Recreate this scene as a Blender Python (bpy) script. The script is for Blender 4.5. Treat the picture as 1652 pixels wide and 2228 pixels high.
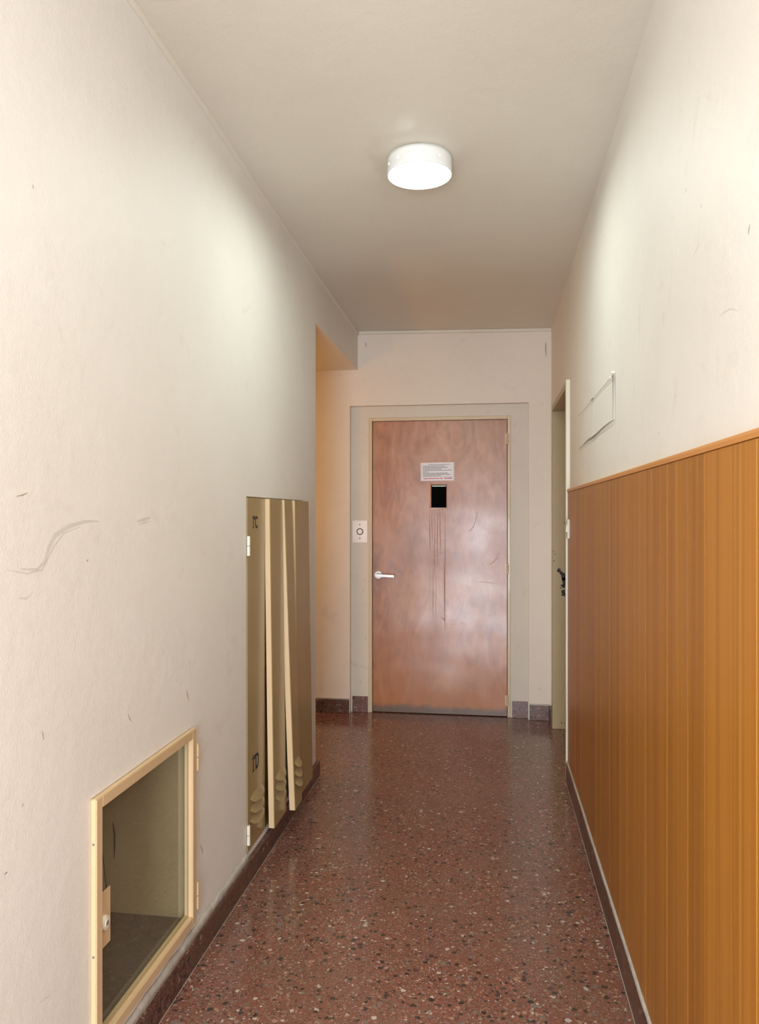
import bpy, bmesh, math, random
from mathutils import Vector
random.seed(7)
for o in list(bpy.data.objects): bpy.data.objects.remove(o)
SC = bpy.context.scene; COL = SC.collection
LW, RW = -0.885, 0.403            # wall planes
END, REC = 5.09, 5.13             # end wall, recessed door panel
CAMH = 1.35

# ------------------------------------------------------------ camera, world, lights, exposure
cam = bpy.data.cameras.new('camera'); co = bpy.data.objects.new('camera', cam); COL.objects.link(co)
cam.sensor_fit = 'HORIZONTAL'; cam.sensor_width = 36; cam.lens = 36.0
cam.shift_y = 6/1652; cam.clip_start = .02
co.location = (0, 0, CAMH); co.rotation_euler = (math.pi/2, 0, math.atan(239/1652))
SC.camera = co
w = bpy.data.worlds.new('world'); SC.world = w; w.use_nodes = True
w.node_tree.nodes['Background'].inputs[0].default_value = (.75, .85, 1, 1)
w.node_tree.nodes['Background'].inputs[1].default_value = .6
SC.view_settings.view_transform = 'Standard'; SC.view_settings.look = 'None'
SC.view_settings.gamma = 1; SC.view_settings.use_curve_mapping = False
SC.view_settings.exposure = 0.14
LAMP_STRENGTH = 125
def area(name, loc, rot, sx, sy, power, col):
    l = bpy.data.lights.new(name, 'AREA'); l.shape = 'RECTANGLE'; l.size = sx; l.size_y = sy
    l.energy = power; l.color = col
    o = bpy.data.objects.new(name, l); COL.objects.link(o); o.location = loc; o.rotation_euler = rot; return o
area('entrance_daylight', (-.16, -2.85, .65), (math.pi/2, 0, 0), 1.25, 1.25, 170, (.80, .89, 1.0))
area('added_overhead_fill', (-.1, -1.0, 2.57), (0, 0, 0), 1.8, 1.2, 65, (.95, .99, .95))  # unseen overhead fill, added to brighten the near walls and floor
def bulb(name, loc, power, col, r=.05):
    l = bpy.data.lights.new(name, 'POINT'); l.energy = power; l.color = col; l.shadow_soft_size = r
    o = bpy.data.objects.new(name, l); COL.objects.link(o); o.location = loc; return o
bulb('stair_lamp_light', (-2.1, 4.4, 1.6), 12, (1, .46, .03), .06)
bulb('added_side_fill', (.65, -.5, 1.9), 50, (.95, .98, 1.0), .13)  # unseen point fill, added to brighten the left wall and ceiling
bulb('added_side_fill', (-1.15, -.5, 1.9), 49, (.95, .98, 1.0), .13)  # its twin, added as fill for the right wall

# ------------------------------------------------------------ helpers
def link(name, me, mat=None, parent=None, kind=None, label=None, loc=None):
    o = bpy.data.objects.new(name, me); COL.objects.link(o)
    if mat is not None and me is not None and not me.materials: me.materials.append(mat)
    if parent is not None:
        o.parent = parent
    if loc: o.location = loc
    if kind: o['kind'] = kind
    if label: o['label'] = label
    return o
def tomesh(bm, name, smooth=False):
    bmesh.ops.recalc_face_normals(bm, faces=bm.faces[:])
    me = bpy.data.meshes.new(name); bm.to_mesh(me); bm.free()
    if smooth:
        for p in me.polygons: p.use_smooth = True
    return me
def thing(name, label, cat, loc=(0, 0, 0), group=None):
    o = bpy.data.objects.new(name, None); COL.objects.link(o); o.location = loc
    o.empty_display_size = .05
    o['label'] = label; o['category'] = cat
    if group: o['group'] = group
    return o
def box(bm, x0, x1, y0, y1, z0, z1):
    vs = [bm.verts.new((x, y, z)) for x in (x0, x1) for y in (y0, y1) for z in (z0, z1)]
    for f in ((0,1,3,2),(4,6,7,5),(0,4,5,1),(2,3,7,6),(0,2,6,4),(1,5,7,3)):
        bm.faces.new([vs[i] for i in f])
    return vs
def bx(name, b, mat, parent=None, bevel=0, off=(0,0,0), seg=2, **k):
    """box object; b in world coordinates, off = parent location"""
    bm = bmesh.new()
    box(bm, b[0]-off[0], b[1]-off[0], b[2]-off[1], b[3]-off[1], b[4]-off[2], b[5]-off[2])
    if bevel: bmesh.ops.bevel(bm, geom=bm.edges[:], offset=bevel, segments=seg, affect='EDGES', profile=.6)
    return link(name, tomesh(bm, name), mat, parent, **k)
def prism(bm, pts, axis, a0, a1):
    """extrude polygon pts (2D) along axis between a0 and a1"""
    def mk(p, a): return {'x': (a, p[0], p[1]), 'y': (p[0], a, p[1]), 'z': (p[0], p[1], a)}[axis]
    A = [bm.verts.new(mk(p, a0)) for p in pts]; B = [bm.verts.new(mk(p, a1)) for p in pts]
    n = len(pts); bm.faces.new(A); bm.faces.new(B[::-1])
    for i in range(n): bm.faces.new([A[i], B[i], B[(i+1) % n], A[(i+1) % n]])
def cyl(bm, c, axis, r, l, n=24, r2=None):
    """cylinder centred at c start, along +axis length l"""
    r2 = r if r2 is None else r2
    def mk(a, q, rr):
        u, v = rr*math.cos(a), rr*math.sin(a)
        return {'x': (c[0]+q, c[1]+u, c[2]+v), 'y': (c[0]+u, c[1]+q, c[2]+v), 'z': (c[0]+u, c[1]+v, c[2]+q)}[axis]
    A = [bm.verts.new(mk(2*math.pi*i/n, 0, r)) for i in range(n)]
    B = [bm.verts.new(mk(2*math.pi*i/n, l, r2)) for i in range(n)]
    bm.faces.new(A); bm.faces.new(B[::-1])
    for i in range(n): bm.faces.new([A[i], B[i], B[(i+1) % n], A[(i+1) % n]])
def solid_wall(bm, axis, a0, a1, us, vs, holes):
    """wall slab between a0..a1 on `axis`; grid us x vs (z); holes = list of (u0,u1,v0,v1)"""
    nu, nv = len(us)-1, len(vs)-1
    def full(i, j):
        if not (0 <= i < nu and 0 <= j < nv): return False
        cu, cv = (us[i]+us[i+1])/2, (vs[j]+vs[j+1])/2
        return not any(h[0] < cu < h[1] and h[2] < cv < h[3] for h in holes)
    def q(*pts):
        bm.faces.new([bm.verts.new((a, u, v) if axis == 'x' else (u, a, v)) for a, u, v in pts])
    for i in range(nu):
        for j in range(nv):
            if not full(i, j): continue
            u0, u1, v0, v1 = us[i], us[i+1], vs[j], vs[j+1]
            for a in (a0, a1): q((a, u0, v0), (a, u1, v0), (a, u1, v1), (a, u0, v1))
            if not full(i-1, j): q((a0, u0, v0), (a1, u0, v0), (a1, u0, v1), (a0, u0, v1))
            if not full(i+1, j): q((a0, u1, v0), (a1, u1, v0), (a1, u1, v1), (a0, u1, v1))
            if not full(i, j-1): q((a0, u0, v0), (a1, u0, v0), (a1, u1, v0), (a0, u1, v0))
            if not full(i, j+1): q((a0, u0, v1), (a1, u0, v1), (a1, u1, v1), (a0, u1, v1))
    bmesh.ops.remove_doubles(bm, verts=bm.verts[:], dist=1e-5)

# ------------------------------------------------------------ materials
class NT:
    def __init__(s, name, rough=.5, **kw):
        s.m = bpy.data.materials.new(name); s.m.use_nodes = True; s.t = s.m.node_tree
        s.b = s.t.nodes['Principled BSDF']; s.b.inputs['Roughness'].default_value = rough
        for k, v in kw.items(): s.b.inputs[k.replace('_', ' ')].default_value = v
        tc = s.t.nodes.new('ShaderNodeTexCoord'); s.co = tc.outputs['Object']
    def n(s, t, **k):
        q = s.t.nodes.new('ShaderNode'+t)
        for a, b in k.items(): setattr(q, a, b)
        return q
    def L(s, a, b): s.t.links.new(a, b)
    def inp(s, node, i, v):
        if hasattr(v, 'is_output') or isinstance(v, bpy.types.NodeSocket): s.L(v, node.inputs[i])
        else: node.inputs[i].default_value = v
    def math(s, op, a, b=0.0, c=None, clamp=False):
        q = s.n('Math', operation=op, use_clamp=clamp); s.inp(q, 0, a); s.inp(q, 1, b)
        if c is not None: s.inp(q, 2, c)
        return q.outputs[0]
    def map(s, scale=(1,1,1), loc=(0,0,0), vec=None):
        q = s.n('Mapping'); q.inputs['Scale'].default_value = scale; q.inputs['Location'].default_value = loc
        s.L(vec if vec is not None else s.co, q.inputs[0]); return q.outputs[0]
    def noise(s, scale, detail=2, rough=.5, vec=None, dist=0, out=0):
        q = s.n('TexNoise'); q.inputs['Scale'].default_value = scale; q.inputs['Detail'].default_value = detail
        q.inputs['Roughness'].default_value = rough; q.inputs['Distortion'].default_value = dist
        s.L(vec if vec is not None else s.co, q.inputs['Vector']); return q.outputs[out]
    def vor(s, scale, vec=None, feature='F1', rnd=1.0):
        q = s.n('TexVoronoi', feature=feature); q.inputs['Scale'].default_value = scale
        q.inputs['Randomness'].default_value = rnd
        s.L(vec if vec is not None else s.co, q.inputs['Vector']); return q
    def ramp(s, fac, stops, const=False):
        q = s.n('ValToRGB'); r = q.color_ramp
        if const: r.interpolation = 'CONSTANT'
        while len(r.elements) < len(stops): r.elements.new(.5)
        for e, (p, c) in zip(r.elements, stops):
            e.position = p; e.color = (c, c, c, 1) if not hasattr(c, '__len__') else (*c, 1)
        s.L(fac, q.inputs[0]); return q.outputs[0]
    def mix(s, fac, a, b, mode='MIX'):
        q = s.n('Mix', data_type='RGBA', blend_type=mode)
        s.inp(q, 0, fac)
        for i, v in ((6, a), (7, b)):
            if isinstance(v, bpy.types.NodeSocket): s.L(v, q.inputs[i])
            else: q.inputs[i].default_value = (*v, 1)
        return q.outputs[2]
    def base(s, v):
        if isinstance(v, bpy.types.NodeSocket): s.L(v, s.b.inputs['Base Color'])
        else: s.b.inputs['Base Color'].default_value = (*v, 1)
        return s
    def bump(s, h, strength=.2, dist=.01):
        q = s.n('Bump'); q.inputs['Strength'].default_value = strength; q.inputs['Distance'].default_value = dist
        s.L(h, q.inputs['Height']); s.L(q.outputs[0], s.b.inputs['Normal']); return s
    def sep(s, vec=None):
        q = s.n('SeparateXYZ'); s.L(vec if vec is not None else s.co, q.inputs[0]); return q.outputs

def plaster(name, col, col2, stain, amt=.35, rough=.55):
    t = NT(name, rough)
    big = t.noise(1.6, 4, .6)
    c = t.mix(t.ramp(big, [(.35, 0), (.7, 1)]), col, col2)
    # sparse soft scuffs
    sc = t.ramp(t.noise(7, 5, .65, dist=1.2), [(.60, 0), (.74, 1)])
    c = t.mix(t.math('MULTIPLY', sc, amt), c, stain)
    sc2 = t.ramp(t.noise(1, 3, .6, vec=t.map((14, 14, 5))), [(.70, 0), (.78, 1)])
    c = t.mix(t.math('MULTIPLY', sc2, amt*.6), c, stain)
    t.base(c)
    h = t.math('ADD', t.noise(230, 2), t.math('MULTIPLY', t.noise(18, 3), 2.2))
    t.bump(h, .16, .004)
    return t.m
M = {}
M['wall'] = plaster('cream_wall_paint', (.80, .765, .71), (.76, .72, .66), (.56, .47, .37), .22)
M['wall_end'] = plaster('pinkish_end_wall_paint', (.77, .67, .565), (.73, .63, .53), (.45, .38, .31), .2)
M['panel_end'] = plaster('pale_recess_paint', (.68, .60, .50), (.63, .555, .465), (.36, .30, .26), .35)
M['ceiling'] = plaster('ceiling_paint', (.74, .695, .60), (.71, .66, .56), (.62, .55, .46), .1)
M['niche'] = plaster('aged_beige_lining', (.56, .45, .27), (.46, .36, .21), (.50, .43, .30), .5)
M['grime'] = NT('dark_scuff', .7).base((.20, .16, .13)).m
M['black'] = NT('black_paint', .6).base((.012, .010, .009)).m

def terrazzo(name, base, bright=1.0, rough=.2, grey=False):
    t = NT(name, rough, Specular_IOR_Level=.5)
    nz = t.n('TexNoise'); nz.inputs['Scale'].default_value = 95; nz.inputs['Detail'].default_value = 2
    t.L(t.co, nz.inputs['Vector'])
    d = t.n('VectorMath', operation='SUBTRACT'); t.L(nz.outputs['Color'], d.inputs[0]); d.inputs[1].default_value = (.5, .5, .5)
    d2 = t.n('VectorMath', operation='SCALE'); t.L(d.outputs[0], d2.inputs[0]); d2.inputs['Scale'].default_value = .012
    d3 = t.n('VectorMath', operation='ADD'); t.L(t.co, d3.inputs[0]); t.L(d2.outputs[0], d3.inputs[1])
    v = d3.outputs[0]
    def S(c): return tuple(x*bright for x in c)
    if grey:
        pal = [(0, S((.13, .105, .085))), (.3, S((.10, .085, .075))), (.5, S((.17, .13, .105))), (.72, S((.14, .12, .10))), (.93, S((.24, .20, .16)))]
    else:
        pal = [(0, S((.31, .095, .065))), (.20, S((.22, .085, .055))), (.34, S((.35, .14, .105))), (.46, S((.16, .05, .04))),
               (.55, S((.24, .13, .085))), (.65, S((.055, .04, .035))), (.73, S((.34, .24, .18))), (.82, S((.18, .15, .13))), (.90, S((.45, .24, .15))), (.96, S((.62, .52, .44)))]
    bcol = t.mix(t.ramp(t.noise(3, 3), [(.35, 0), (.65, 1)]), S(base), S(tuple(x*.78 for x in base)))
    def layer(c, scale, thr, amount, pal):
        q = t.vor(scale, v)
        sp = t.n('SeparateColor'); t.L(q.outputs['Color'], sp.inputs[0])
        col = t.ramp(sp.outputs[0], pal, True)
        rad = t.math('MULTIPLY', sp.outputs[1], thr)
        m1 = t.math('LESS_THAN', q.outputs['Distance'], rad)
        m2 = t.math('LESS_THAN', sp.outputs[2], amount)
        return t.mix(t.math('MULTIPLY', m1, m2), c, col)
    c = layer(bcol, 330, .9, .8, pal)
    c = layer(c, 160, .75, .85, pal)
    if grey: c = layer(c, 60, .5, .4, pal)
    else:
        c = layer(c, 95, .62, .72, pal)
        c = layer(c, 62, .58, .42, [(0, S((.03, .025, .022))), (.42, S((.06, .045, .04))), (.55, S((.22, .18, .15))), (.72, S((.46, .26, .18))), (.85, S((.24, .09, .06))), (.93, S((.60, .54, .46)))])
    c = t.mix(t.ramp(t.noise(2.6, 3, .6), [(.35, 0), (.7, .35)]), c, S((.20, .14, .10)))
    t.base(c)
    r = t.ramp(t.noise(2.2, 4), [(.3, rough*.8), (.75, rough*1.5)]); t.L(r, t.b.inputs['Roughness'])
    t.bump(t.noise(9, 3), .05, .01)
    return t.m
M['floor'] = terrazzo('red_terrazzo', (.25, .095, .065), .82, .16)
M['base'] = terrazzo('maroon_terrazzo_skirting', (.15, .05, .042), .50, .3)
M['base_end'] = terrazzo('mauve_terrazzo_skirting', (.20, .12, .12), .75, .25)
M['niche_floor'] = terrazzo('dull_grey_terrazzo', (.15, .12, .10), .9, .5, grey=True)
cem = NT('grey_cement_fillet', .85); cem.base(cem.mix(cem.noise(30, 4), (.36, .32, .27), (.58, .53, .46))).bump(cem.noise(90, 3), .4, .004); M['cement'] = cem.m

def enamel(name, col, col2=None, rough=.32, chips=0.0):
    t = NT(name, rough, Coat_Weight=.1)
    c = t.mix(t.ramp(t.noise(4, 4), [(.3, 0), (.7, 1)]), col, col2 or tuple(x*.9 for x in col))
    if chips:
        c = t.mix(t.ramp(t.noise(60, 3, .6), [(chips, 0), (chips+.02, 1)]), c, (.08, .05, .035))
    t.base(c); t.bump(t.noise(55, 2), .08, .004); return t.m
M['metal_tan'] = enamel('olive_tan_enamel', (.35, .255, .115), (.315, .23, .10), .28)
M['metal_cream'] = enamel('cream_enamel_frame', (.66, .47, .27), (.60, .43, .25), .35, .76)
M['frame_cream'] = enamel('yellowish_frame_enamel', (.64, .49, .30), (.58, .44, .27), .4, .77)
M['jamb'] = enamel('khaki_jamb_enamel', (.44, .335, .175), (.41, .31, .16), .45)
M['frame_white'] = enamel('off_white_frame_edge', (.72, .66, .53), (.66, .60, .48), .4, .78)
M['white'] = enamel('white_plastic', (.75, .70, .58), None, .35)
M['steel'] = NT('satin_steel', .4, Metallic=.7).base((.44, .41, .38)).m
ds = NT('brushed_plate', .45, Metallic=.25); ds.base(ds.mix(ds.noise(8, 3), (.80, .71, .65), (.74, .66, .60))); M['plate'] = ds.m
M['ringgrey'] = NT('dark_ring', .5).base((.14, .12, .11)).m
M['paper'] = NT('laminated_paper', .3).base((.72, .68, .68)).m
M['ink'] = NT('dark_print', .6).base((.10, .09, .10)).m
M['inkred'] = NT('red_print', .6).base((.60, .08, .10)).m
M['inkblue'] = NT('blue_print', .6).base((.12, .16, .42)).m
M['void'] = NT('unlit_shaft_paint', .9).base((.012, .011, .010)).m

# wainscot wood laminate
def wood(name, tint=True):
    t = NT(name, .36, Coat_Weight=.1, Coat_Roughness=.25, Specular_IOR_Level=.4)
    oi = t.n('ObjectInfo')
    off = t.n('VectorMath', operation='ADD'); t.L(t.co, off.inputs[0])
    cb = t.n('CombineXYZ'); t.L(t.math('MULTIPLY', oi.outputs['Random'], 37.0), cb.inputs[1]); t.L(cb.outputs[0], off.inputs[1])
    v = off.outputs[0]
    band = t.noise(1, 2, .5, vec=t.map((1, 17, .16), vec=v), dist=.2)
    fine = t.noise(1, 4, .65, vec=t.map((1, 120, 1.3), vec=v), dist=.1)
    c = t.ramp(band, [(.30, (.33, .125, .014)), (.45, (.47, .195, .024)), (.55, (.36, .14, .017)), (.70, (.54, .235, .030))])
    c = t.mix(t.ramp(fine, [(.35, 0), (.7, 1)]), t.mix(.25, c, (.25, .08, .015)), c)
    pores = t.ramp(t.noise(1, 2, .7, vec=t.map((1, 420, 9), vec=v)), [(.62, 0), (.72, 1)])
    c = t.mix(t.math('MULTIPLY', pores, .22), c, (.20, .06, .015))
    tone = t.ramp(oi.outputs['Random'], [(0, (.86, .82, .80)), (1, (1.06, 1.06, 1.06))])
    c = t.mix(1.0, c, tone, 'MULTIPLY')
    t.base(c); t.bump(fine, .05, .003); return t.m
M['wood'] = wood('orange_teak_laminate')
cp = NT('orange_cap_strip', .35); cp.base(cp.mix(cp.noise(1, 3, vec=cp.map((1, 3, 60))), (.66, .30, .085), (.58, .25, .065))); M['cap'] = cp.m
M['groove'] = NT('pale_groove_edge', .5).base((.56, .29, .09)).m

# worn plywood of the end door (coordinates relative to door origin: x from left edge, z from floor)
def door_wood():
    t = NT('worn_reddish_plywood', .3, Coat_Weight=.3, Coat_Roughness=.22)
    v = t.co; X, Y, Z = t.sep()
    warp = t.map((6, 1, .9)); g = t.noise(1, 6, .62, vec=t.map((7, 1, 2.2)), dist=3.0)
    c = t.ramp(g, [(.28, (.25, .085, .025)), (.5, (.44, .165, .054)), (.72, (.55, .26, .125))])
    fib = t.noise(1, 3, .6, vec=t.map((170, 1, 6)))
    c = t.mix(t.math('MULTIPLY', fib, .28), c, (.24, .085, .04))
    # worn paler blotches, orange at the foot
    bl = t.ramp(t.noise(3.2, 4, .6, dist=.6), [(.45, 0), (.75, 1)])
    c = t.mix(t.math('MULTIPLY', bl, .5), c, (.56, .33, .20))
    dk = t.ramp(t.noise(2.1, 5, .65, vec=t.map((1, 1, 1), (7, 3, 5)), dist=1.0), [(.5, 0), (.68, 1)])
    c = t.mix(t.math('MULTIPLY', dk, .4), c, (.22, .075, .028))
    foot = t.ramp(t.math('ADD', Z, t.math('MULTIPLY', t.noise(4, 3), .3)), [(.25, 1), (.75, 0)])
    c = t.mix(t.math('MULTIPLY', foot, .6), c, (.40, .135, .028))
    # handled dark area around the lever
    dx = t.math('MULTIPLY', t.math('SUBTRACT', X, .02), 7.0); dz = t.math('MULTIPLY', t.math('SUBTRACT', Z, 1.0), 2.4)
    rr = t.math('SQRT', t.math('ADD', t.math('MULTIPLY', dx, dx), t.math('MULTIPLY', dz, dz)))
    hand = t.ramp(t.math('ADD', rr, t.noise(9, 3)), [(.5, 1), (1.35, 0)])
    c = t.mix(t.math('MULTIPLY', hand, .6), c, (.13, .055, .03))
    # varnish runs below the window
    inx = t.math('MULTIPLY', t.math('GREATER_THAN', X, .385), t.math('LESS_THAN', X, .515))
    run = t.ramp(t.noise(1, 1, .4, vec=t.map((95, 1, .7))), [(.50, 0), (.545, 1), (.62, .35)])
    zf = t.math('MULTIPLY', t.ramp(Z, [(.35, 0), (.9, 1)]), t.math('LESS_THAN', Z, 1.385))
    c = t.mix(t.math('MULTIPLY', t.math('MULTIPLY', run, inx), t.math('MULTIPLY', zf, .55)), c, (.27, .075, .022))
    # worn dirty bottom edge
    e = t.math('ADD', Z, t.math('MULTIPLY', t.noise(9, 5, .7), -.07))
    c = t.mix(t.ramp(e, [(0, .85), (.006, .7), (.034, 0)]), c, (.10, .075, .055))
    t.base(c)
    t.L(t.ramp(t.noise(2.5, 4, .6), [(.3, .24), (.7, .46)]), t.b.inputs['Roughness'])
    t.bump(t.math('ADD', t.noise(2.2, 2), t.math('MULTIPLY', fib, .04)), .35, .02)
    return t.m
M['door'] = door_wood()

def thin_glass(name, tint=(.90, .90, .86), dust=.05, spec=1.45):
    m = bpy.data.materials.new(name); m.use_nodes = True; t = m.node_tree; t.nodes.clear()
    out = t.nodes.new('ShaderNodeOutputMaterial'); tr = t.nodes.new('ShaderNodeBsdfTransparent'); tr.inputs[0].default_value = (*tint, 1)
    gl = t.nodes.new('ShaderNodeBsdfGlossy'); gl.inputs['Roughness'].default_value = .04
    df = t.nodes.new('ShaderNodeBsdfDiffuse'); df.inputs[0].default_value = (.6, .55, .45, 1)
    fr = t.nodes.new('ShaderNodeFresnel'); fr.inputs[0].default_value = spec
    m1 = t.nodes.new('ShaderNodeMixShader'); m2 = t.nodes.new('ShaderNodeMixShader')
    tc = t.nodes.new('ShaderNodeTexCoord'); mp = t.nodes.new('ShaderNodeMapping'); mp.inputs['Scale'].default_value = (40, 60, 260)
    nz = t.nodes.new('ShaderNodeTexNoise'); nz.inputs['Scale'].default_value = 1; nz.inputs['Detail'].default_value = 4
    rp = t.nodes.new('ShaderNodeValToRGB'); rp.color_ramp.elements[0].position = .45; rp.color_ramp.elements[1].position = .8
    rp.color_ramp.elements[0].color = (dust*.6,)*3+(1,); rp.color_ramp.elements[1].color = (dust*2.2,)*3+(1,)
    L = t.links.new
    L(tc.outputs['Object'], mp.inputs[0]); L(mp.outputs[0], nz.inputs['Vector']); L(nz.outputs[0], rp.inputs[0])
    L(rp.outputs[0], m1.inputs[0]); L(tr.outputs[0], m1.inputs[1]); L(df.outputs[0], m1.inputs[2])
    ge = t.nodes.new('ShaderNodeNewGeometry'); mu = t.nodes.new('ShaderNodeMath'); mu.operation = 'MULTIPLY_ADD'; mu.inputs[1].default_value = -1; mu.inputs[2].default_value = 1
    m3 = t.nodes.new('ShaderNodeMath'); m3.operation = 'MULTIPLY'
    L(ge.outputs['Backfacing'], mu.inputs[0]); L(mu.outputs[0], m3.inputs[0]); L(fr.outputs[0], m3.inputs[1]); L(m3.outputs[0], m2.inputs[0]); L(m1.outputs[0], m2.inputs[1]); L(gl.outputs[0], m2.inputs[2]); L(m2.outputs[0], out.inputs[0])
    return m
M['glass'] = thin_glass('dusty_pane'); M['glass_dark'] = thin_glass('dark_pane', (.25, .25, .25), .002, 1.12)

# ------------------------------------------------------------ ceiling height profile (plaster sags a little)
LEFTZ = [(-3.3, 2.64), (1.8, 2.632), (2.3, 2.624), (2.8, 2.608), (3.85, 2.594), (5.3, 2.596)]
RIGHTZ = [(-3.3, 2.64), (1.95, 2.622), (2.93, 2.588), (5.3, 2.572)]
def lerp(tab, y):
    for (a, za), (b, zb) in zip(tab, tab[1:]):
        if y <= b: return za+(zb-za)*(y-a)/(b-a)
    return tab[-1][1]
def ceil_z(x, y):
    k = min(max((x-LW)/(RW-LW), -.3), 1.3)
    return lerp(LEFTZ, y)*(1-k)+lerp(RIGHTZ, y)*k

f = 1652.; TH_ = math.atan(239/f)
def hit(px, py, axis, c):
    u = (px-826)/f; v = (1120-py)/f
    d = (-math.sin(TH_)+u*math.cos(TH_), math.cos(TH_)+u*math.sin(TH_), v)
    t = c/(d[0] if axis == 'x' else d[1])
    return (t*d[1] if axis == 'x' else t*d[0], CAMH+t*v)

# ------------------------------------------------------------ room shell
XL, XR, YB, YC = -3.2, .95, -3.0, .45   # YC: where the corridor meets the lobby
bm = bmesh.new(); box(bm, XL-.1, 2.3, YB-.1, 5.6, -.15, 0); link('floor', tomesh(bm, 'floor'), M['floor'], kind='structure')
bm = bmesh.new()
ys = [-3.3, -1, 1, 1.8, 2.3, 2.8, 3.3, 3.85, 4.5, 5.3]; xs = [-3.3, LW, -.45, 0, RW, 2.3]
g = [[bm.verts.new((x, y, ceil_z(x, y))) for x in xs] for y in ys]
h = [[bm.verts.new((x, y, 2.85)) for x in xs] for y in ys]
for j in range(len(ys)-1):
    for i in range(len(xs)-1):
        bm.faces.new([g[j][i], g[j][i+1], g[j+1][i+1], g[j+1][i]]); bm.faces.new([h[j][i], h[j+1][i], h[j+1][i+1], h[j][i+1]])
for j in range(len(ys)-1):
    for i in (0, len(xs)-1): bm.faces.new([g[j][i], g[j+1][i], h[j+1][i], h[j][i]])
for i in range(len(xs)-1):
    for j in (0, len(ys)-1): bm.faces.new([g[j][i], g[j][i+1], h[j][i+1], h[j][i]])
link('ceiling', tomesh(bm, 'ceiling'), M['ceiling'], kind='structure')

NY0, NY1, NZ0, NZ1 = 1.592, 2.182, .125, .712       # niche opening
LY0, LY1, LZ0, LZ1 = 2.695, 3.535, .098, 1.418      # meter cupboard opening
TH = .55
bm = bmesh.new()
solid_wall(bm, 'x', LW-TH, LW, [YC, NY0, NY1, LY0, LY1, 3.82], [0, LZ0, NZ0, NZ1, LZ1, 2.75],
           [(NY0, NY1, NZ0, NZ1), (LY0, LY1, LZ0, LZ1)])
wl = link('wall_left', tomesh(bm, 'wall_left'), M['wall'], kind='structure')
# lintel beam over the side passage, with the lowered passage ceiling
bx('trim_1', (XL, LW, 3.82, END+.02, 2.335, 2.75), M['wall'], kind='structure')
# right wall with door opening
DY0, DY1, DZ = 3.94, 4.93, 2.035
bm = bmesh.new()
solid_wall(bm, 'x', RW, RW+.25, [YC, DY0, DY1, 5.5], [0, DZ, 2.75], [(DY0, DY1, 0, DZ)])
wr = link('wall_right', tomesh(bm, 'wall_right'), M['wall'], kind='structure')
# end wall: outer skin with a rectangular rebate around the lift door
RX0, RX1, RZ = -.940, .256, 2.090
OX0, OX1, OZ = -.8165, .1395, 2.0115                # frame outer
bm = bmesh.new()
solid_wall(bm, 'y', END, REC, [XL, RX0, RX1, RW+.25], [0, RZ, 2.75], [(RX0, RX1, 0, RZ)])
we = link('wall_end', tomesh(bm, 'wall_end'), M['wall_end'], kind='structure')
bm = bmesh.new()
solid_wall(bm, 'y', REC, REC+.18, [XL, OX0, OX1, RW+.25], [0, OZ, 2.75], [(OX0, OX1, 0, OZ)])
link('wall_recess', tomesh(bm, 'wall_recess'), M['panel_end'], kind='structure')
# passage far side, back wall with entrance opening, lift shaft
bx('wall_passage', (XL-.15, XL, 3.2, 5.3, 0, 2.75), M['wall_end'], kind='structure')
bx('wall_stair', (XL, LW-TH, 3.66, 3.82, 0, 2.75), M['wall'], kind='structure')
bm = bmesh.new()
solid_wall(bm, 'y', YB, YB+.1, [-2.4, -1.0, .6, 2.1], [0, 1.85, 2.75], [(-1.0, .6, 0, 1.85)])
link('wall_back', tomesh(bm, 'wall_back'), M['wall'], kind='structure')
bm = bmesh.new()
solid_wall(bm, 'y', REC+.45, REC+.5, [-1.0, .35], [0, 2.4], [])
box(bm, -1.0, -.96, REC+.181, REC+.45, 0, 2.4); box(bm, .31, .35, REC+.181, REC+.45, 0, 2.4); box(bm, -1, .35, REC+.181, REC+.5, 2.4, 2.44)
link('wall_shaft', tomesh(bm, 'wall_shaft'), M['void'], kind='structure')

bx('wall_lobby_left', (-2.5, -2.4, YB, YC+.1, 0, 2.75), M['wall'], kind='structure')
bx('wall_lobby_right', (2.1, 2.2, YB, YC+.1, 0, 2.75), M['wall'], kind='structure')
bx('wall_lobby_front', (-2.4, LW-TH, YC, YC+.1, 0, 2.75), M['wall'], kind='structure')
bx('wall_lobby_side', (RW+.25, 2.1, YC, YC+.1, 0, 2.75), M['wall'], kind='structure')

# end wall: thin white strip under the ceiling
bm = bmesh.new()
zl, zr = ceil_z(LW, END), ceil_z(RW, END)
vs = box(bm, LW+.002, RW-.002, END-.014, END, 0, 1)
for v in vs:
    top = zl if v.co.x < 0 else zr
    v.co.z = top-.0015 if v.co.z > .5 else top-.021
link('trim_2', tomesh(bm, 'trim_2'), M['frame_white'], kind='structure')
# left cornice bead under the ceiling, slightly wider on the beam
bm = bmesh.new(); prev = None
for y in [YC, 1, 1.8, 2.3, 2.8, 3.3, 3.75, 3.9, 4.5, END-.015]:
    dz = .013 if y < 3.6 else .013+.022*(y-3.6)/1.5
    z = ceil_z(LW, y)
    ring = [bm.verts.new(p) for p in ((LW+.0005, y, z-.0005), (LW+.011, y, z-.0005), (LW+.009, y, z-dz*.6), (LW+.0005, y, z-dz))]
    if prev:
        for i in range(4): bm.faces.new([prev[i], prev[(i+1) % 4], ring[(i+1) % 4], ring[i]])
    else: bm.faces.new(ring)
    prev = ring
bm.faces.new(prev[::-1])
link('trim_3', tomesh(bm, 'trim_3'), M['ceiling'], kind='structure')

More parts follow.
